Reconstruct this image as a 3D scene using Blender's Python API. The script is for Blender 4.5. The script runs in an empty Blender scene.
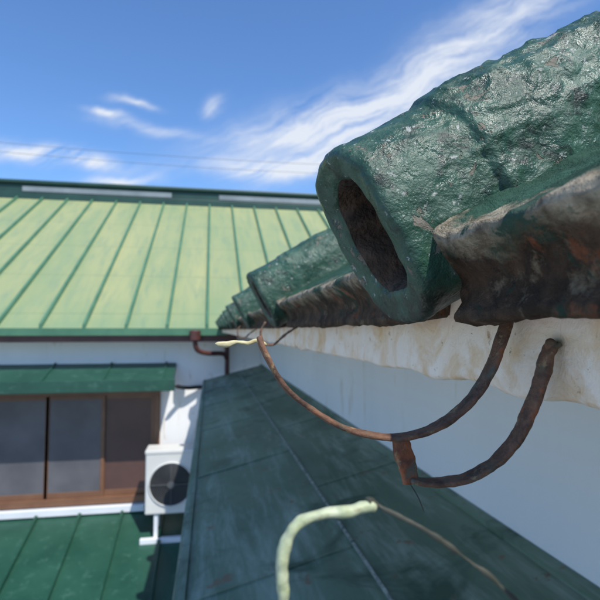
import bpy, math, random
from mathutils import Vector, noise
random.seed(4)
H = 5.6
sc = bpy.context.scene
COL = sc.collection

# ---------------------------------------------------------------- nodes
def newmat(name):
    m = bpy.data.materials.new(name); m.use_nodes = True
    nt = m.node_tree; b = nt.nodes['Principled BSDF']
    tc = nt.nodes.new('ShaderNodeTexCoord')
    return m, nt, b, tc.outputs['Object']
def setin(nt, sock, v):
    if isinstance(v, bpy.types.NodeSocket): nt.links.new(v, sock)
    elif isinstance(v, (tuple, list)):
        sock.default_value = tuple(v) + ((1,) if len(v) == 3 and sock.type == 'RGBA' else ())
    else: sock.default_value = v
def nz(nt, vec, scale, detail=4, rough=.55, dist=0, stretch=None):
    if stretch:
        mp = nt.nodes.new('ShaderNodeMapping'); mp.inputs['Scale'].default_value = stretch
        nt.links.new(vec, mp.inputs[0]); vec = mp.outputs[0]
    n = nt.nodes.new('ShaderNodeTexNoise'); nt.links.new(vec, n.inputs['Vector'])
    n.inputs['Scale'].default_value = scale; n.inputs['Detail'].default_value = min(detail, 5)
    n.inputs['Roughness'].default_value = rough; n.inputs['Distortion'].default_value = dist
    return n.outputs['Fac']
def rmp(nt, fac, a, b, lo=0., hi=1.):
    n = nt.nodes.new('ShaderNodeMapRange'); n.inputs[1].default_value = a; n.inputs[2].default_value = b
    n.inputs[3].default_value = lo; n.inputs[4].default_value = hi
    nt.links.new(fac, n.inputs[0]); return n.outputs[0]
def mix(nt, f, a, b, mode='MIX'):
    n = nt.nodes.new('ShaderNodeMix'); n.data_type = 'RGBA'; n.blend_type = mode
    setin(nt, n.inputs[0], f); setin(nt, n.inputs[6], a); setin(nt, n.inputs[7], b)
    return n.outputs[2]
def mth(nt, op, a, b=0., c=None):
    n = nt.nodes.new('ShaderNodeMath'); n.operation = op
    setin(nt, n.inputs[0], a); setin(nt, n.inputs[1], b)
    if c is not None: setin(nt, n.inputs[2], c)
    return n.outputs[0]
def sep(nt, vec):
    n = nt.nodes.new('ShaderNodeSeparateXYZ'); nt.links.new(vec, n.inputs[0]); return n.outputs
def bump(nt, b, h, strength, dist):
    n = nt.nodes.new('ShaderNodeBump'); n.inputs['Strength'].default_value = strength
    n.inputs['Distance'].default_value = dist; nt.links.new(h, n.inputs['Height'])
    nt.links.new(n.outputs[0], b.inputs['Normal'])

def simple(name, c1, c2, rough=.5, scale=5, bs=0, bscale=50, bdist=.002, metal=0, stretch=None, c3=None):
    m, nt, b, co = newmat(name)
    f = rmp(nt, nz(nt, co, scale, 4, .6, 0, stretch), .3, .7)
    c = mix(nt, f, c1, c2)
    if c3: c = mix(nt, rmp(nt, nz(nt, co, scale * 5, 5, .7), .55, .75), c, c3)
    setin(nt, b.inputs['Base Color'], c)
    b.inputs['Roughness'].default_value = rough; b.inputs['Metallic'].default_value = metal
    if bs: bump(nt, b, nz(nt, co, bscale, 3), bs, bdist)
    return m

def paint_near():
    m, nt, b, co = newmat('old_green_paint')
    x, y, z = sep(nt, co)
    n1 = nz(nt, co, 20, 5, .6, .5)
    c = mix(nt, rmp(nt, n1, .35, .65), (.019, .056, .034), (.042, .106, .068))
    n2 = nz(nt, co, 75, 4, .65, .3)
    c = mix(nt, rmp(nt, n2, .52, .78), c, (.088, .145, .108))
    c = mix(nt, rmp(nt, nz(nt, co, 42, 5, .7, .8), .53, .65), c, (.012, .023, .016))
    ch = rmp(nt, nz(nt, co, 55, 5, .7, .4), .620, .640)
    c = mix(nt, ch, c, (.16, .145, .11))
    ch2 = rmp(nt, nz(nt, co, 150, 4, .7, .2), .640, .660)
    c = mix(nt, ch2, c, (.30, .32, .29))
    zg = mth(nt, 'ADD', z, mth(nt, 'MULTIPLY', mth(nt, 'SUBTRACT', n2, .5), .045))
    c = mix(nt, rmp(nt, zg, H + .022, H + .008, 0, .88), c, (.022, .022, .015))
    setin(nt, b.inputs['Base Color'], c)
    r = rmp(nt, n2, .35, .65, .27, .60)
    setin(nt, b.inputs['Roughness'], mth(nt, 'ADD', r, mth(nt, 'MULTIPLY', ch, .3)))
    b.inputs['Specular IOR Level'].default_value = .45
    h = mth(nt, 'ADD', nz(nt, co, 125, 5, .62, .05), mth(nt, 'MULTIPLY', ch, -.25))
    bump(nt, b, h, .8, .003)
    return m
def pan_mat():
    m, nt, b, co = newmat('weathered_roof_pan')
    x, y, z = sep(nt, co)
    g = mix(nt, rmp(nt, nz(nt, co, 25, 5, .6), .35, .65), (.018, .052, .034), (.038, .10, .066))
    nf = nz(nt, co, 90, 5, .7)
    lich = mix(nt, rmp(nt, nf, .36, .62), (.13, .105, .070), (.46, .39, .28))
    lich = mix(nt, rmp(nt, nz(nt, co, 45, 5, .7), .50, .58), lich, (.045, .085, .060))
    rust = mix(nt, rmp(nt, nz(nt, co, 42, 5, .7, .5), .40, .66), (.040, .027, .018), (.125, .078, .050))
    rust = mix(nt, rmp(nt, nf, .56, .70), rust, (.19, .15, .10))
    rust = mix(nt, rmp(nt, nz(nt, co, 28, 5, .72), .585, .68), rust, (.24, .080, .035))
    rust = mix(nt, rmp(nt, nz(nt, co, 36, 5, .7, .4), .57, .63), rust, (.030, .050, .034))
    lipn = mth(nt, 'ADD', x, mth(nt, 'MULTIPLY', mth(nt, 'SUBTRACT', nz(nt, co, 38, 5, .7), .5), .05))
    lf = rmp(nt, lipn, .102, .110, 1, 0)
    c = mix(nt, lf, g, lich)
    zf = mth(nt, 'ADD', z, mth(nt, 'MULTIPLY', mth(nt, 'SUBTRACT', nz(nt, co, 60, 5, .7), .5), .026))
    c = mix(nt, rmp(nt, zf, H + .0345, H + .027, 0, 1), c, rust)
    setin(nt, b.inputs['Base Color'], c); b.inputs['Roughness'].default_value = .85
    b.inputs['Specular IOR Level'].default_value = .2
    bump(nt, b, nz(nt, co, 130, 5, .75, .3), .85, .004)
    return m
def rust_mat(name, base1, base2, hot):
    m, nt, b, co = newmat(name)
    c = mix(nt, rmp(nt, nz(nt, co, 90, 5, .7, .4), .38, .62), base1, base2)
    c = mix(nt, rmp(nt, nz(nt, co, 60, 4, .6), .55, .64), c, (.12, .11, .08))
    c = mix(nt, rmp(nt, nz(nt, co, 150, 4, .7), .58, .68), c, (.30, .21, .11))
    c = mix(nt, rmp(nt, nz(nt, co, 45, 3, .6), hot, hot + .08), c, (.34, .10, .04))
    setin(nt, b.inputs['Base Color'], c); b.inputs['Roughness'].default_value = .75
    b.inputs['Specular IOR Level'].default_value = .3
    bump(nt, b, nz(nt, co, 350, 5, .7), .7, .0012)
    return m
def fascia_mat():
    m, nt, b, co = newmat('stained_white_plaster')
    c = mix(nt, rmp(nt, nz(nt, co, 20, 5, .6), .3, .7), (.89, .76, .61), (.92, .86, .77))
    c = mix(nt, rmp(nt, nz(nt, co, 24, 5, .65, .8), .47, .68), c, (.74, .52, .28))
    c = mix(nt, rmp(nt, nz(nt, co, 60, 5, .7, .3), .62, .70), c, (.40, .25, .13))
    c = mix(nt, rmp(nt, nz(nt, co, 170, 4, .7), .66, .71), c, (.34, .28, .20))
    setin(nt, b.inputs['Base Color'], c); b.inputs['Roughness'].default_value = .85
    bump(nt, b, nz(nt, co, 130, 5, .65, .4), .6, .003)
    return m
def wall_mat():
    m, nt, b, co = newmat('white_painted_wall')
    c = mix(nt, rmp(nt, nz(nt, co, 3, 5, .6, 0, (1, 1, .3)), .35, .7), (.91, .90, .88), (.84, .84, .83))
    c = mix(nt, rmp(nt, nz(nt, co, 9, 5, .7, .6, (1, 1, .25)), .58, .74), c, (.60, .49, .36))
    setin(nt, b.inputs['Base Color'], c); b.inputs['Roughness'].default_value = .8
    bump(nt, b, nz(nt, co, 90, 4, .6), .35, .003)
    return m
def pent_mat():
    m, nt, b, co = newmat('dull_green_sheet')
    c = mix(nt, rmp(nt, nz(nt, co, 2.6, 5, .6, .6, (1, .35, 1)), .35, .65), (.072, .130, .084), (.155, .220, .152))
    c = mix(nt, rmp(nt, nz(nt, co, 11, 5, .75, .2, (1, .12, 1)), .48, .72), c, (.30, .36, .30))
    c = mix(nt, rmp(nt, nz(nt, co, 16, 5, .7, .2), .61, .66), c, (.17, .12, .08))
    c = mix(nt, rmp(nt, nz(nt, co, 5, 4, .6, .6), .55, .68), c, (.042, .085, .055))
    setin(nt, b.inputs['Base Color'], c)
    b.inputs['Roughness'].default_value = .5; b.inputs['Specular IOR Level'].default_value = .3
    bump(nt, b, nz(nt, co, 14, 4, .6), .4, .006)
    return m
def farroof_mat():
    m, nt, b, co = newmat('faded_green_roof')
    x, y, z = sep(nt, co)
    c = mix(nt, rmp(nt, nz(nt, co, 1.1, 4, .6, .2, (2.5, .4, .4)), .32, .68), (.25, .31, .15), (.36, .37, .17))
    c = mix(nt, rmp(nt, nz(nt, co, 6, 5, .7, 0, (2, .3, .3)), .48, .75), c, (.21, .28, .16))
    zz = mth(nt, 'ADD', z, mth(nt, 'MULTIPLY', nz(nt, co, 3, 3), .5))
    c = mix(nt, rmp(nt, zz, H + .65, H + .2, 0, .6), c, (.17, .28, .15))
    w = mth(nt, 'FRACT', mth(nt, 'MULTIPLY', z, 1.9))
    c = mix(nt, rmp(nt, w, .965, .99, 0, .3), c, (.10, .17, .10))
    setin(nt, b.inputs['Base Color'], c); b.inputs['Roughness'].default_value = .5
    return m

M_paint = paint_near(); M_pan = pan_mat()
M_rust = rust_mat('rusty_iron', (.080, .046, .032), (.22, .115, .07), .62); M_rust2 = rust_mat('orange_rust', (.09, .04, .025), (.28, .10, .045), .50)
M_fas = fascia_mat(); M_wall = wall_mat(); M_pent = pent_mat(); M_far = farroof_mat()
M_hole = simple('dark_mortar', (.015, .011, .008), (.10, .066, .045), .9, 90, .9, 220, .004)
M_seam = simple('green_seam', (.055, .16, .09), (.09, .22, .125), .45, 4)
M_dgreen = simple('dark_green_paint', (.010, .056, .036), (.022, .088, .058), .42, 2.2, .15, 8, .01, c3=(.05, .13, .095))
M_ridge = simple('ridge_dark_green', (.010, .042, .031), (.018, .065, .048), .5, 3)
M_gray = simple('grey_flashing', (.16, .19, .20), (.26, .29, .30), .5, 2)
M_frame = simple('brown_aluminium', (.16, .075, .04), (.22, .11, .06), .4, 5)
M_pale = simple('pale_yellow_paint', (.36, .42, .22), (.56, .60, .42), .6, 160, .5, 260, .001, c3=(.30, .24, .14))
M_tip = simple('ochre_paint', (.50, .42, .20), (.66, .60, .36), .6, 160, .5, 260, .001)
M_ac = simple('ivory_plastic', (.62, .62, .58), (.70, .70, .66), .5, 3)
M_black = simple('black_rubber_and_shade', (.012, .012, .013), (.02, .02, .02), .6, 6)  # rubber on the conduit; also paints the shade in the fan opening
M_grille = simple('dark_grille', (.07, .075, .08), (.11, .115, .12), .5, 6)
M_pipe = simple('maroon_pipe', (.07, .025, .02), (.12, .045, .035), .45, 8)
M_conc = simple('concrete', (.26, .25, .23), (.34, .33, .31), .9, 2, .3, 30, .005)
M_white = simple('white_metal', (.70, .73, .75), (.78, .80, .82), .5, 3)
M_wire = simple('dark_wire', (.03, .035, .025), (.07, .07, .05), .6, 100)
def glass(name, c1, c2):
    m, nt, b, co = newmat(name)
    setin(nt, b.inputs['Base Color'], mix(nt, rmp(nt, nz(nt, co, 2.2, 4), .35, .65), c1, c2))
    b.inputs['Roughness'].default_value = .28
    bump(nt, b, nz(nt, co, 60, 3), .25, .003)
    return m
M_gl = glass('frosted_glass', (.085, .085, .095), (.13, .13, .14))
M_gl2 = glass('frosted_glass_curtain', (.075, .040, .034), (.11, .06, .05))

# ---------------------------------------------------------------- mesh helpers
def link(o, parent=None):
    COL.objects.link(o)
    if parent: o.parent = parent
    return o
def empty(name):
    e = bpy.data.objects.new(name, None); e.empty_display_size = .2; COL.objects.link(e); return e
def mk(name, vs, fs, mat, parent=None, smooth=False, mats=None, mi=None):
    me = bpy.data.meshes.new(name)
    me.from_pydata([(v[0], v[1], v[2] + H) for v in vs], [], fs)
    for m in (mats or [mat]): me.materials.append(m)
    if mi: me.polygons.foreach_set('material_index', mi)
    if smooth: me.polygons.foreach_set('use_smooth', [True] * len(me.polygons))
    me.update()
    return link(bpy.data.objects.new(name, me), parent)
def rows_mesh(name, rows, mat, parent=None, closed=False, mats=None, rowmi=None, caps=False):
    n = len(rows[0]); vs = [p for r in rows for p in r]; fs = []; mi = []
    for i in range(len(rows) - 1):
        for j in range(n if closed else n - 1):
            k = (j + 1) % n
            fs.append((i * n + j, i * n + k, (i + 1) * n + k, (i + 1) * n + j))
            mi.append(rowmi[i] if rowmi else 0)
    if caps:
        fs.append(tuple(range(n))[::-1]); fs.append(tuple((len(rows) - 1) * n + j for j in range(n))); mi += [mi[0], mi[-1]]
    return mk(name, vs, fs, mat, parent, True, mats, mi)
def boxdata(x0, x1, y0, y1, z0, z1):
    v = [(x0, y0, z0), (x1, y0, z0), (x1, y1, z0), (x0, y1, z0), (x0, y0, z1), (x1, y0, z1), (x1, y1, z1), (x0, y1, z1)]
    f = [(0, 3, 2, 1), (4, 5, 6, 7), (0, 1, 5, 4), (1, 2, 6, 5), (2, 3, 7, 6), (3, 0, 4, 7)]
    return v, f
def join(parts):
    vs, fs = [], []
    for v, f in parts:
        o = len(vs); vs += v; fs += [tuple(i + o for i in q) for q in f]
    return vs, fs
def boxes(name, lst, mat, parent=None, bev=0):
    vs, fs = join([boxdata(*b) for b in lst])
    o = mk(name, vs, fs, mat, parent)
    if bev:
        md = o.modifiers.new('bev', 'BEVEL'); md.width = bev; md.segments = 2
    return o
def hexa(p):
    return list(p), [(0, 3, 2, 1), (4, 5, 6, 7), (0, 1, 5, 4), (1, 2, 6, 5), (2, 3, 7, 6), (3, 0, 4, 7)]
def catmull(P, n=10):
    out = []
    Q = [P[0] * 2 - P[1]] + P + [P[-1] * 2 - P[-2]]
    for i in range(1, len(Q) - 2):
        a, b, c, d = Q[i - 1], Q[i], Q[i + 1], Q[i + 2]
        for k in range(n):
            t = k / n
            out.append(.5 * ((2 * b) + (c - a) * t + (2 * a - 5 * b + 4 * c - d) * t * t + (3 * b - a - 3 * c + d) * t ** 3))
    out.append(P[-1]); return out
def strap(name, pts, w, th, mat, parent, wdir=Vector((0, 1, 0)), n=14, rough=.0003, tw=None, seg=16, expo=.4):
    P = catmull([Vector(p) for p in pts], n); rows = []
    N = len(P)
    for i, p in enumerate(P):
        T = (P[min(i + 1, N - 1)] - P[max(i - 1, 0)]).normalized()
        W = (wdir - T * wdir.dot(T)).normalized(); U = T.cross(W)
        f = i / (N - 1); s = 1 if tw is None else tw(f)
        e = min(1, .35 + min(i, N - 1 - i) * .33)
        r = []
        for k in range(seg):
            a = 2 * math.pi * k / seg; ca, sa = math.cos(a), math.sin(a)
            q = p + W * (math.copysign(abs(ca) ** expo, ca) * w * .5 * s * e) + U * (math.copysign(abs(sa) ** expo, sa) * th * .5 * e)
            d = rough * (noise.noise(q * 160) + .6 * noise.noise(q * 420))
            q = q + (q - p).normalized() * d * 2
            r.append(q)
        rows.append(r)
    return rows_mesh(name, rows, mat, parent, True, caps=True)
def tube(name, pts, r, mat, parent, n=10, seg=10):
    return strap(name, pts, 2 * r, 2 * r, mat, parent, Vector((.3, .9, .31)).normalized(), n, 0, None, seg, 1.0)
def sst(a, b, x):
    t = min(1, max(0, (x - a) / (b - a))); return t * t * (3 - 2 * t)

# ---------------------------------------------------------------- NEAR HOUSE
house = empty('green_roofed_house')
TH = math.radians(29); CT, ST = math.cos(TH), math.sin(TH)
XE, ZE = .095, .038
EAVE_S = [ -.280, .235, .75, 1.265, 1.78, 2.295, 2.81, 3.325, 3.84, 4.355, 4.87, 5.385]
def frange(a, b, st):
    n = max(1, int(round((b - a) / st))); return [a + (b - a) * i / n for i in range(n + 1)]
def cap(Yc, fine):
    w, h = .080, .092
    st = {2: .0015, 1: .005, 0: .02}[fine]; na = {2: 200, 1: 90, 0: 36}[fine]
    prof = [(.045, .044, 1), (.044, .034, 1), (.034, .025, 1), (.022, .0215, 1), (.012, .0195, 1), (.006, .0180, 1), (.0025, .016, 0), (.0008, .0140, 0),
            (.0002, .0115, 0), (0, .0090, 0), (-.0006, .0067, 0), (-.0014, .0045, 0), (-.0012, .002, 0), (.0004, .0003, 0), (.003, -.0006, 0), (.006, -.0006, 0), (.0085, 0, 0)]
    ss = frange(.010, .50, st) + frange(.52, 3.0, .05)
    prof += [(s, 0, 0) for s in ss]
    rows = []; mi = []
    for s, d, m in prof:
        r = []
        grow = 0
        if d <= 0:
            grow = .0024 * sst(.19, .194, s) + .0024 * sst(.34, .344, s)
        for k in range(na):
            a = 2 * math.pi * k / na; ca, sa = math.cos(a), math.sin(a)
            ex = .74
            # the sleeve edge wanders a little round the cap
            gs = grow
            if d <= 0: gs += .0028 * sst(.050, .054, s + .006 * noise.noise(Vector((ca * 1.5, sa * 1.5, Yc * 7))))
            wl = (w / 2 - d + gs); hl = (h / 2 - d * (1 if sa < 0 else .88) + gs)
            if d > .034: wl = max(.0003, wl); hl = max(.0005, hl)
            ly = math.copysign(abs(ca) ** ex, ca) * wl; q = math.copysign(abs(sa) ** ex, sa) * hl
            base = Vector((.098 + s * CT, Yc, .003 + s * ST)) + Vector((-ST, 0, CT)) * (h / 2)
            out = Vector((-ST * q, ly, CT * q))
            p = base + out; o = out.normalized() if out.length > 1e-6 else Vector((0, 1, 0))
            if m == 0:
                al = Vector((s * .45, ly, q)) + Vector((Yc * 3, 2, 5))
                dd = .0014 * noise.noise(p * 15) + .0020 * noise.noise(al * 48)
                dd += .0010 * noise.noise(p * 95) + .0004 * noise.noise(p * 240)
                rdg = 1 - abs(noise.noise(al * 75 + Vector((9, 9, 1)))) * 2.2
                dd += .0014 * max(0, rdg) ** 3
                bl = noise.noise(p * 150 + Vector((4, 4, 4)))
                dd += .0016 * max(0, bl - .20) * 2
                tr = noise.noise(al * 30 + Vector((1, 7, 3)))
                dd -= .0014 * sst(.18, .22, tr)
                k2 = min(1, .25 + max(0, s - .025) / .055)
                p = p + o * dd * k2 + Vector((-CT, 0, -ST)) * (.0014 * noise.noise(p * 40) + .0007 * noise.noise(p * 130)) * (1 if s < .02 else 0)
                if .012 < d < .03: p = p + o * (.0022 * noise.noise(p * 90 + Vector((0, 3, 0))))
            else:
                p = p + Vector((1, .7, .5)) * .0045 * noise.noise(p * 90) + o * (.0022 * noise.noise(p * 90 + Vector((0, 3, 0))))
            r.append(p)
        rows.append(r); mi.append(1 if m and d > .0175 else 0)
    rows_mesh('roof_batten_cap', rows, None, house, True, mats=[M_paint, M_hole], rowmi=mi)
for i, y in enumerate(EAVE_S):
    cap(y, 2 if i == 1 else (1 if i in (0, 2, 3) else 0))

def pan(y0, y1, st, fine):
    step = .0018 if fine == 2 else (.005 if fine == 1 else .02)
    pr = []
    for s in reversed(frange(.30, 2.95, .08)): pr.append((XE + s * CT, ZE + s * ST, -ST, CT, .3))
    for s in reversed(frange(.006, .30 - step, step * 1.5)): pr.append((XE + s * CT, ZE + s * ST, -ST, CT, .8))
    for a in range(5):
        t = a / 4; ang = math.radians(119 + t * 61)
        pr.append((XE + .004 * CT + .004 * math.cos(ang), ZE - .003 + .005 * math.sin(ang), math.cos(ang), math.sin(ang), 1.2))
    for t in frange(.08, 1, min(.5, step / .034)): pr.append((XE + .012 * t + .009 * math.sin(min(1, t * 1.1) * math.pi), ZE - .004 - .030 * t, -.9, -.2, 1.3))
    pr += [(XE + .017, .0035, -.3, -.9, 1), (XE + .025, .005, 0, -1, 1), (XE + .06, .010, 0, -1, 0)]
    rows = []
    for y in frange(y0, y1, st):
        r = []
        dcap = min(abs(y - c) for c in EAVE_S)
        fil = .005 * math.exp(-((dcap - .038) / .010) ** 2)
        pull = .055 * (1 - sst(.024, .033, dcap))
        for x, z, nx, nz_, k in pr:
            p = Vector((x, y, z)); n = Vector((nx, 0, nz_)).normalized()
            d = .0026 * noise.noise(p * 18 + Vector((5, 0, 0))) + .0015 * noise.noise(p * 50) + .0013 * noise.noise(p * 120) + .0009 * noise.noise(p * 300)
            p = p + n * d * k
            if k and nz_ > 0: p = p + Vector((-ST, 0, CT)) * fil
            if x < XE + .05: p = p + Vector((CT, 0, ST)) * pull
            r.append(p)
        rows.append(r)
    rows_mesh('roof_pan', rows, M_pan, house)
pan(-.30, .235, .0022, 2); pan(.235, .75, .004, 1); pan(.75, 1.265, .008, 1); pan(1.265, 9.0, .015, 0); pan(-4.0, -.30, .05, 0)

XR = XE + 2.95 * CT; ZR = ZE + 2.95 * ST
v, f = hexa([(XR, -4, ZR - .05), (2 * XR - .1, -4, ZE - .05), (2 * XR - .1, 9, ZE - .05), (XR, 9, ZR - .05), (XR, -4, ZR), (2 * XR - .1, -4, ZE), (2 * XR - .1, 9, ZE), (XR, 9, ZR)])
mk('rear_slope', v, f, M_dgreen, house)
boxes('ridge_cap', [(XR - .1, XR + .1, -4.05, 9, ZR - .03, ZR + .14)], M_ridge, house, .03)

rows = []
for y in frange(-1.0, 2.2, .004) + frange(2.25, 5.95, .05):
    r = []
    for z in frange(.034, -.026, .0022):
        p = Vector((.135, y, z)); low = max(0, (-.012 - z) / .014)
        p.x += .0022 * noise.noise(p * 28) + .0011 * noise.noise(p * 90) + .0005 * noise.noise(p * 260)
        p.z += low * (.0035 * noise.noise(Vector((0, y * 22, 0))) + .0012 * noise.noise(Vector((0, y * 90, 3))))
        r.append(p)
    b = r[-1]
    r.append(Vector((b.x + .002, y, b.z - .0022))); r.append(Vector((b.x + .008, y, b.z - .003))); r.append(Vector((.17, y, b.z - .001))); r.append(Vector((.19, y, -.018)))
    rows.append(r)
rows_mesh('eave_fascia', rows, M_fas, house)
boxes('eave_soffit', [(.165, .60, -4, 5.95, -.022, -.010)], M_wall, house)
boxes('side_wall', [(.60, .80, -4, 5.98, -5.6, .0)], M_wall, house)
boxes('house_body', [(.82, 2 * XR - .5, -3.9, 6.2, -5.6, .0)], M_wall, house)
gv = [(.30, -3.9, .0), (2 * XR - .3, -3.9, .0), (XR, -3.9, ZR - .06)]
mk('gable_wall', gv, [(0, 1, 2)], M_wall, house)

def pz(x): return -.41 - .25 * (.60 - x)
XL = -.068
rows = []
for y in frange(-3, 5.9, .04):
    r = []
    for x in frange(.60, XL, .03):
        r.append(Vector((x, y, pz(x) + .0035 * noise.noise(Vector((x * 5, y * 2.5, 0))))))
    zz = r[-1].z
    r += [Vector((XL - .006, y, zz - .004)), Vector((XL - .006, y, zz - .05)), Vector((XL + .01, y, zz - .055)), Vector((XL + .01, y, zz - .02)), Vector((.60, y, pz(.6) - .03))]
    rows.append(r)
rows_mesh('pent_roof_sheet', rows, M_pent, house)
def seambox(x, w, h):
    return hexa([(x - w, -3, pz(x - w) - .004), (x + w, -3, pz(x + w) - .004), (x + w, 5.9, pz(x + w) - .004), (x - w, 5.9, pz(x - w) - .004),
                 (x - w, -3, pz(x - w) + h), (x + w, -3, pz(x + w) + h), (x + w, 5.9, pz(x + w) + h), (x - w, 5.9, pz(x - w) + h)])
M_sm = simple('seam_speckle', (.03, .05, .045), (.45, .48, .42), .7, 60)
v, f = seambox(.321, .0024, .0050); mk('pent_roof_seam', v, f, M_sm, house)
v, f = seambox(XL + .012, .010, .006); mk('pent_roof_edge', v, f, M_pent, house)
v, f = seambox(.588, .010, .012); mk('pent_roof_flashing', v, f, M_pent, house)
cr = []
for i, y in enumerate(frange(-1.6, 5.6, .9)):
    for x0, x1, dy in ((XL + .03, .315, 0), (.327, .575, .42)):
        yy = y + dy
        cr.append(hexa([(x0, yy, pz(x0) - .003), (x1, yy, pz(x1) - .003), (x1, yy + .012, pz(x1) - .003), (x0, yy + .012, pz(x0) - .003),
                        (x0, yy, pz(x0) + .0030), (x1, yy, pz(x1) + .0030), (x1, yy + .012, pz(x1) + .002), (x0, yy + .012, pz(x0) + .002)]))
v, f = join(cr); mk('pent_roof_laps', v, f, M_pent, house)

# ---------------------------------------------------------------- GUTTER BRACKETS
b1 = empty('gutter_bracket')
Y1 = .2
strap('holder', [(.0195, Y1 + .002, -.0035), (.0215, Y1, -.0085), (.0275, Y1, -.0195), (.036, Y1, -.0285), (.0525, Y1, -.039), (.066, Y1, -.0432), (.078, Y1, -.0444), (.0905, Y1, -.0422),
                 (.1020, Y1, -.0365), (.1125, Y1, -.0275), (.1200, Y1, -.0165), (.1258, Y1, -.003), (.1302, Y1, .010), (.1335, Y1, .022)], .0086, .0022, M_rust, b1, rough=.00022)
strap('tip', [(.0225, Y1 + .001, -.0062), (.0185, Y1, -.0042), (.0150, Y1 - .001, -.0052), (.0105, Y1 - .002, -.0046), (.0065, Y1 - .003, -.0056), (.002, Y1 - .004, -.0052)], .0034, .0014, M_tip, b1, n=8, tw=lambda f: 1 - .45 * f)
strap('drop_tab', [(.0772, Y1 - .001, -.0435), (.0782, Y1 - .003, -.050), (.0792, Y1 - .005, -.0565), (.0802, Y1 - .006, -.0620)], .0070, .0040, M_rust2, b1, Vector((1, .1, 0)), rough=.0005)
strap('arm', [(.0795, .1945, -.0600), (.0860, .193, -.0612), (.0940, .190, -.0606), (.1030, .187, -.0578), (.1120, .184, -.0515), (.1190, .181, -.0420), (.1248, .179, -.0290), (.1285, .1775, -.0175), (.1310, .177, -.0085), (.1345, .177, -.0050)], .0078, .0024, M_rust, b1, rough=.0003)
strap('washer', [(.1305, .177, -.0070), (.1345, .177, -.0065)], .008, .007, M_rust, b1, n=4, expo=1)
tube('loose_wire', [(.0800, .194, -.062), (.0815, .190, -.066), (.0830, .188, -.071)], .0003, M_wire, b1)

b0 = empty('gutter_bracket.001')
Y0 = .12
strap('tip', [(.0180, Y0, -.066), (.0174, Y0, -.060), (.0174, Y0, -.054), (.0190, Y0, -.0485), (.0225, Y0, -.0452), (.0277, Y0, -.0440), (.034, Y0, -.0437), (.0410, Y0 + .001, -.0432)], .0034, .0025, M_pale, b0, expo=.8)
strap('holder', [(.0385, Y0 + .001, -.0422), (.0400, Y0 + .001, -.0420), (.0430, Y0, -.0440), (.0519, Y0 - .004, -.0483), (.065, Y0 - .008, -.0575), (.0758, Y0 - .010, -.0665), (.095, Y0 - .006, -.074), (.115, Y0, -.068), (.128, Y0, -.045), (.1335, Y0, -.02), (.1345, Y0, .006)], .0014, .0010, M_wire, b0, tw=lambda f: 2.4 - f * 16 if f < .1 else .8)
for nm, yy in (('gutter_bracket.002', .62), ('gutter_bracket.003', 1.15)):
    e = empty(nm)
    strap('stub', [(.130, yy, .018), (.122, yy, .010), (.106, yy, .003), (.090, yy, -.008), (.078, yy, -.018), (.066, yy, -.016), (.062, yy, -.002), (.068, yy, .010)], .006, .0026, M_rust, e, rough=.0005)

# ---------------------------------------------------------------- FAR HOUSE
far = empty('neighbouring_house')
YE, YR, SL = 5.65, 9.9, .58
def fz(y): return .02 + SL * (y - YE)
v, f = hexa([(-7, YE, fz(YE) - .05), (9, YE, fz(YE) - .05), (9, YR, fz(YR) - .05), (-7, YR, fz(YR) - .05), (-7, YE, fz(YE)), (9, YE, fz(YE)), (9, YR, fz(YR)), (-7, YR, fz(YR))])
mk('roof_slope', v, f, M_far, far)
YB = 2 * YR - YE
v, f = hexa([(-7, YR, fz(YR) - .05), (9, YR, fz(YR) - .05), (9, YB, -.03), (-7, YB, -.03), (-7, YR, fz(YR)), (9, YR, fz(YR)), (9, YB, .02), (-7, YB, .02)])
mk('roof_rear_slope', v, f, M_far, far)
ps = []
for i in range(-16, 21):
    x = i * .43 - .03
    a, b = .018, .013; h = .048
    y0, y1 = YE - .006, YR - .02
    ps.append(hexa([(x - a, y0, fz(y0) - .01), (x + a, y0, fz(y0) - .01), (x + a, y1, fz(y1) - .01), (x - a, y1, fz(y1) - .01),
                    (x - b, y0, fz(y0) + h), (x + b, y0, fz(y0) + h), (x + b, y1, fz(y1) + h), (x - b, y1, fz(y1) + h)]))
v, f = join(ps); mk('roof_seams', v, f, M_seam, far)
boxes('roof_drip_edge', [(-7.02, .2, YE - .012, YE - .002, -.06, .018)], M_seam, far)
boxes('eave_board', [(-6.9, .3, YE + .03, YE + .06, -.13, -.04)], M_pipe, far)
zr = fz(YR)
boxes('ridge_base', [(-7, 9, YR - .17, YR + .17, zr - .10, zr + .03)], M_ridge, far, .01)
boxes('ridge_body', [(-7, 9, YR - .13, YR + .13, zr + .03, zr + .19)], M_ridge, far, .01)
boxes('ridge_top', [(-7.05, 9, YR - .18, YR + .18, zr + .19, zr + .26)], M_ridge, far, .02)
gl = []
for x0, x1 in ((-5.9, -4.1), (-3.4, -.75), (.15, 2.4), (3.0, 5.4)):
    gl.append((x0, x1, YR - .15, YR - .131, zr + .05, zr + .14))
boxes('ridge_flashing', gl, M_gray, far)
WX0, WX1, WZ0, WZ1 = -2.92, -.58, -1.89, -.70
boxes('front_wall', [(-6.6, WX0, 6.0, 6.15, -5.6, .02), (WX1, .80, 6.0, 6.15, -5.6, .02), (WX0, WX1, 6.0, 6.15, WZ1, .02), (WX0, WX1, 6.0, 6.15, -5.6, WZ0)], M_wall, far)
boxes('body', [(-6.55, 8.6, 6.5, YB - .4, -5.6, .0), (-6.6, -6.45, 6.16, 6.5, -5.6, .0)], M_wall, far)
boxes('eave_soffit', [(-6.9, .3, YE + .06, 6.0, -.06, -.045)], M_wall, far)
gv = [(-6.6, 6.0, 0), (-6.6, YB - .35, 0), (-6.6, YR, zr - .1)]
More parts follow.
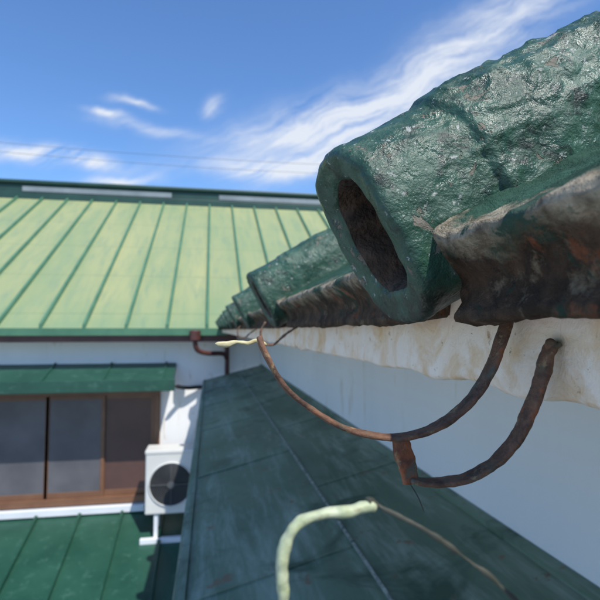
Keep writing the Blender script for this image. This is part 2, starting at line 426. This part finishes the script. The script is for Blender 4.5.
mk('gable', gv, [(0, 1, 2)], M_wall, far)
win = empty('window'); win.parent = far
fr = [(WX0 - .03, WX1 + .03, 5.96, 6.06, WZ1 - .035, WZ1 + .02), (WX0 - .03, WX1 + .03, 5.95, 6.06, WZ0 - .03, WZ0 + .045),
      (WX0 - .03, WX0 + .03, 5.962, 6.06, WZ0 + .045, WZ1 - .035), (WX1 - .03, WX1 + .03, 5.962, 6.06, WZ0 + .045, WZ1 - .035)]
boxes('window_frame', fr, M_frame, win, .004)
sash = []
pw = (WX1 - WX0) / 4
for i in range(4):
    x0 = WX0 + i * pw; x1 = x0 + pw; yb = 6.0 if i in (0, 3) else 5.975
    a, b = x0 + (.03 if i == 0 else -.018), x1 - (.03 if i == 3 else -.018)
    zb, zt = WZ0 + .046, WZ1 - .036
    sash += [(a, a + .04, yb, yb + .02, zb, zt), (b - .04, b, yb, yb + .02, zb, zt), (a + .04, b - .04, yb, yb + .02, zb, zb + .06), (a + .04, b - .04, yb, yb + .02, zt - .04, zt)]
    boxes('pane', [(a + .04, b - .04, yb + .008, yb + .014, zb + .06, zt - .04)], M_gl2 if i == 3 else M_gl, win)
boxes('sashes', sash, M_frame, win, .003)
boxes('window_rail', [(WX0 - .3, -.70, 5.90, 5.998, -2.01, -1.935)], M_white, far, .006)
hv = [(-3.3, 6.0, -.44), (-.38, 6.0, -.44), (-.38, 5.52, -.60), (-3.3, 5.52, -.60), (-3.3, 6.0, -.38), (-.38, 6.0, -.38), (-.38, 5.52, -.53), (-3.3, 5.52, -.53)]
v, f = hexa([hv[3], hv[2], hv[1], hv[0], hv[7], hv[6], hv[5], hv[4]])
mk('window_hood', v, f, M_dgreen, far)
boxes('window_hood_lip', [(-3.32, -.36, 5.50, 5.518, -.645, -.52)], M_dgreen, far, .004)
hs = []
for x in (-2.9, -2.3, -1.7, -1.1, -.5):
    hs.append(hexa([(x, 5.52, -.54), (x + .02, 5.52, -.54), (x + .02, 5.995, -.39), (x, 5.995, -.39), (x, 5.52, -.515), (x + .02, 5.52, -.515), (x + .02, 5.995, -.365), (x, 5.995, -.365)]))
v, f = join(hs); mk('hood_seams', v, f, M_dgreen, far)
def lz(y): return -2.0 - .30 * (6 - y)
v, f = hexa([(-7, 3.9, lz(3.9) - .05), (.55, 3.9, lz(3.9) - .05), (.55, 6, lz(6) - .05), (-7, 6, lz(6) - .05), (-7, 3.9, lz(3.9)), (.55, 3.9, lz(3.9)), (.55, 6, lz(6)), (-7, 6, lz(6))])
mk('lower_roof', v, f, M_dgreen, far)
ps = []
for i in range(-15, 2):
    x = i * .44 - .05
    ps.append(hexa([(x - .018, 3.89, lz(3.89) - .01), (x + .018, 3.89, lz(3.89) - .01), (x + .018, 5.98, lz(5.98) - .01), (x - .018, 5.98, lz(5.98) - .01),
                    (x - .014, 3.89, lz(3.89) + .045), (x + .014, 3.89, lz(3.89) + .045), (x + .014, 5.98, lz(5.98) + .045), (x - .014, 5.98, lz(5.98) + .045)]))
v, f = join(ps); mk('lower_roof_seams', v, f, M_dgreen, far)
boxes('lower_wall', [(-6.6, .55, 4.4, 4.55, -5.6, lz(4.4) - .06)], M_wall, far)
tube('conduit', [(-.38, 5.75, -.62), (-.25, 5.9, -.66), (-.05, 5.95, -.66), (.35, 5.96, -.68)], .022, M_black, far)

ds = empty('downspout')
tube('pipe', [(-.16, 5.60, -.03), (-.16, 5.60, -.12), (-.13, 5.62, -.22), (-.02, 5.7, -.26), (.14, 5.8, -.27), (.19, 5.86, -.32), (.20, 5.9, -.55), (.20, 5.9, -5.6)], .027, M_pipe, ds)
tube('outlet', [(-.16, 5.60, .0), (-.16, 5.60, -.05), (-.16, 5.60, -.13)], .062, M_pipe, ds)

ac = empty('air_conditioner_unit')
AX, AY, AZ, AW, AH = -.64, 5.45, -1.90, .78, .64
boxes('case', [(AX, AX + AW, AY, AY + .28, AZ, AZ + AH)], M_ac, ac, .015)
boxes('top_lid', [(AX - .006, AX + AW + .006, AY - .006, AY + .286, AZ + AH - .03, AZ + AH + .012)], M_ac, ac, .01)
cx, cz = AX + .26, AZ + .30
def disc(name, cx, y, cz, r, mat, par, n=48):
    vs = [(cx, y, cz)] + [(cx + r * math.cos(2 * math.pi * k / n), y, cz + r * math.sin(2 * math.pi * k / n)) for k in range(n)]
    mk(name, vs, [(0, 1 + (k + 1) % n, 1 + k) for k in range(n)], mat, par)
disc('fan_recess_shade', cx, AY - .002, cz, .215, M_black, ac)  # flat black disc, its colour standing in for shade inside the fan opening
for r in frange(.05, .205, .018):
    tube('grille_ring', [(cx + r * math.cos(2 * math.pi * k / 40), AY - .010, cz + r * math.sin(2 * math.pi * k / 40)) for k in range(41)], .003, M_grille, ac, n=1, seg=6)
boxes('grille_bars', [(cx - .215, cx + .215, AY - .018, AY - .008, cz - .004, cz + .004), (cx - .004, cx + .004, AY - .0185, AY - .0085, cz - .215, cz + .215)], M_grille, ac)
disc('fan_hub', cx, AY - .020, cz, .04, M_grille, ac)
tube('fan_rim', [(cx + .222 * math.cos(2 * math.pi * k / 40), AY - .006, cz + .222 * math.sin(2 * math.pi * k / 40)) for k in range(41)], .008, M_ac, ac, n=1, seg=8)
boxes('stand', [(AX + .09, AX + .13, AY + .02, AY + .06, lz(AY + .04) - .0, AZ), (AX + .60, AX + .64, AY + .02, AY + .06, lz(AY + .04), AZ),
                (AX + .09, AX + .13, AY + .22, AY + .26, lz(AY + .22), AZ), (AX + .60, AX + .64, AY + .22, AY + .26, lz(AY + .22), AZ),
                (AX - .04, AX + .72, AY - .04, AY + .018, lz(AY - .04) + .0, lz(AY - .04) + .05)], M_white, ac, .004)

# ---------------------------------------------------------------- GROUND, POLES, CABLES
gm, gnt, gb, gco = newmat('yard_ground')
c = mix(gnt, rmp(gnt, nz(gnt, gco, .6, 5), .4, .6), (.26, .25, .235), (.36, .345, .32))
setin(gnt, gb.inputs['Base Color'], c); gb.inputs['Roughness'].default_value = .95
mk('ground', [(-400, -400, -H), (400, -400, -H), (400, 400, -H), (-400, 400, -H)], [(0, 1, 2, 3)], gm)
for nm, px in (('utility_pole', -15), ('utility_pole.001', 16)):
    e = empty(nm)
    rows = [[(px + r * math.cos(a * math.pi / 8), 20 + r * math.sin(a * math.pi / 8), z) for a in range(16)] for z, r in ((-5.6, .17), (7.3, .11))]
    rows_mesh('shaft', rows, M_conc, e, True, caps=True)
    boxes('crossarm', [(px - .04, px + .04, 19.3, 20.7, 6.9, 7.0)], M_gray, e)
    boxes('insulators', [(px - .03, px + .03, 19.37, 19.43, 7.0, 7.15), (px - .03, px + .03, 20.57, 20.63, 7.0, 7.15)], M_white, e, .01)
for k, (yy, dz) in enumerate(((19.4, 0), (20.6, .12))):
    pts = [(-15 + 31 * t, yy, 7.15 - 1.0 * 4 * t * (1 - t) * (.5 + .1 * k) + dz) for t in [i / 24 for i in range(25)]]
    tube('power_cable' + ('.001' if k else ''), pts, .007, M_grille, None, n=2, seg=6)

# ---------------------------------------------------------------- LIGHT / SKY
sv = Vector((.23, -.50, .83)).normalized()
el = math.asin(sv.z); rot = math.atan2(sv.x, sv.y)
w = bpy.data.worlds.new('World'); sc.world = w; w.use_nodes = True; w.name = 'sky'
nt = w.node_tree; bg = nt.nodes['Background']
sky = nt.nodes.new('ShaderNodeTexSky'); sky.sky_type = 'NISHITA'; sky.sun_disc = False
sky.sun_elevation = el; sky.sun_rotation = rot; sky.air_density = 1.1; sky.dust_density = .2; sky.ozone_density = 2.5
tc = nt.nodes.new('ShaderNodeTexCoord')
x, y, z = sep(nt, tc.outputs['Generated'])
yc = mth(nt, 'MAXIMUM', y, .08)
a = mth(nt, 'DIVIDE', x, yc); b = mth(nt, 'DIVIDE', z, yc)
cmb = nt.nodes.new('ShaderNodeCombineXYZ'); nt.links.new(a, cmb.inputs[0]); nt.links.new(b, cmb.inputs[1])
wn = nt.nodes.new('ShaderNodeTexNoise'); wn.inputs['Scale'].default_value = 7; wn.inputs['Detail'].default_value = 4
nt.links.new(cmb.outputs[0], wn.inputs['Vector'])
wr, wg, wb_ = sep(nt, wn.outputs['Color'])
aw = mth(nt, 'ADD', a, mth(nt, 'MULTIPLY', mth(nt, 'SUBTRACT', wr, .5), .09))
bw = mth(nt, 'ADD', b, mth(nt, 'MULTIPLY', mth(nt, 'SUBTRACT', wg, .5), .07))
def streak(cx, cy, ang, L, W, wt):
    ca, sa = math.cos(math.radians(ang)), math.sin(math.radians(ang))
    dx = mth(nt, 'SUBTRACT', aw, cx); dy = mth(nt, 'SUBTRACT', bw, cy)
    u = mth(nt, 'ADD', mth(nt, 'MULTIPLY', dx, ca / L), mth(nt, 'MULTIPLY', dy, sa / L))
    v = mth(nt, 'ADD', mth(nt, 'MULTIPLY', dx, -sa / W), mth(nt, 'MULTIPLY', dy, ca / W))
    q = mth(nt, 'ADD', mth(nt, 'MULTIPLY', u, u), mth(nt, 'MULTIPLY', v, v))
    return mth(nt, 'MULTIPLY', mth(nt, 'EXPONENT', mth(nt, 'MULTIPLY', q, -1)), wt)
S = [(.17, .420, 18, .17, .040, .95), (.13, .335, 6, .12, .020, 1.2), (.35, .49, 30, .20, .052, .90), (.58, .635, 33, .26, .050, .90), (.22, .365, 28, .13, .024, .8),
     (.75, .80, 30, .22, .04, .5), (-.30, .335, -6, .12, .016, 1.5), (-.20, .428, -12, .034, .008, 1.0), (-.15, .452, -5, .036, .007, .8), (.0, .455, 20, .022, .014, .7), (-.18, .292, 3, .055, .010, 1.3), (-.12, .40, -8, .09, .012, .5)]
tot = None
for s in S:
    t = streak(*s); tot = t if tot is None else mth(nt, 'ADD', tot, t)
wc = nt.nodes.new('ShaderNodeCombineXYZ'); nt.links.new(aw, wc.inputs[0]); nt.links.new(bw, wc.inputs[1])
mp = nt.nodes.new('ShaderNodeMapping'); mp.vector_type = 'TEXTURE'
mp.inputs['Rotation'].default_value = (0, 0, math.radians(28)); mp.inputs['Scale'].default_value = (3.0, .50, 1)
nt.links.new(wc.outputs[0], mp.inputs[0])
fn = nt.nodes.new('ShaderNodeTexNoise'); fn.inputs['Scale'].default_value = 10; fn.inputs['Detail'].default_value = 7; fn.inputs['Roughness'].default_value = .68
nt.links.new(mp.outputs[0], fn.inputs['Vector'])
f1 = rmp(nt, fn.outputs['Fac'], .30, .72)
m_ = mth(nt, 'MULTIPLY', mth(nt, 'MULTIPLY', tot, f1), 1.3)
m_ = mth(nt, 'MINIMUM', m_, .90); m_ = mth(nt, 'MAXIMUM', m_, 0.)
skyc = mix(nt, 1.0, sky.outputs[0], (.74, .99, 1.29), 'MULTIPLY')
col = mix(nt, m_, skyc, (5.6, 5.9, 6.4))
nt.links.new(col, bg.inputs['Color']); bg.inputs['Strength'].default_value = .15

sun = bpy.data.lights.new('sun', 'SUN'); sun.energy = 4.9; sun.angle = math.radians(.55); sun.color = (1, .955, .88)
so = bpy.data.objects.new('sun', sun); COL.objects.link(so)
so.rotation_euler = sv.to_track_quat('Z', 'Y').to_euler()

# ---------------------------------------------------------------- CAMERA
cam = bpy.data.cameras.new('camera'); co = bpy.data.objects.new('camera', cam); COL.objects.link(co)
cam.sensor_width = 36; cam.lens = 30; cam.clip_start = .005; cam.clip_end = 1000
co.location = (0, 0, H); co.rotation_euler = (math.radians(90 + 3.43), 0, math.radians(-10.2))
cam.dof.use_dof = True; cam.dof.focus_distance = .235; cam.dof.aperture_fstop = 20
sc.camera = co
sc.view_settings.view_transform = 'Standard'; sc.view_settings.look = 'None'; sc.view_settings.exposure = 0
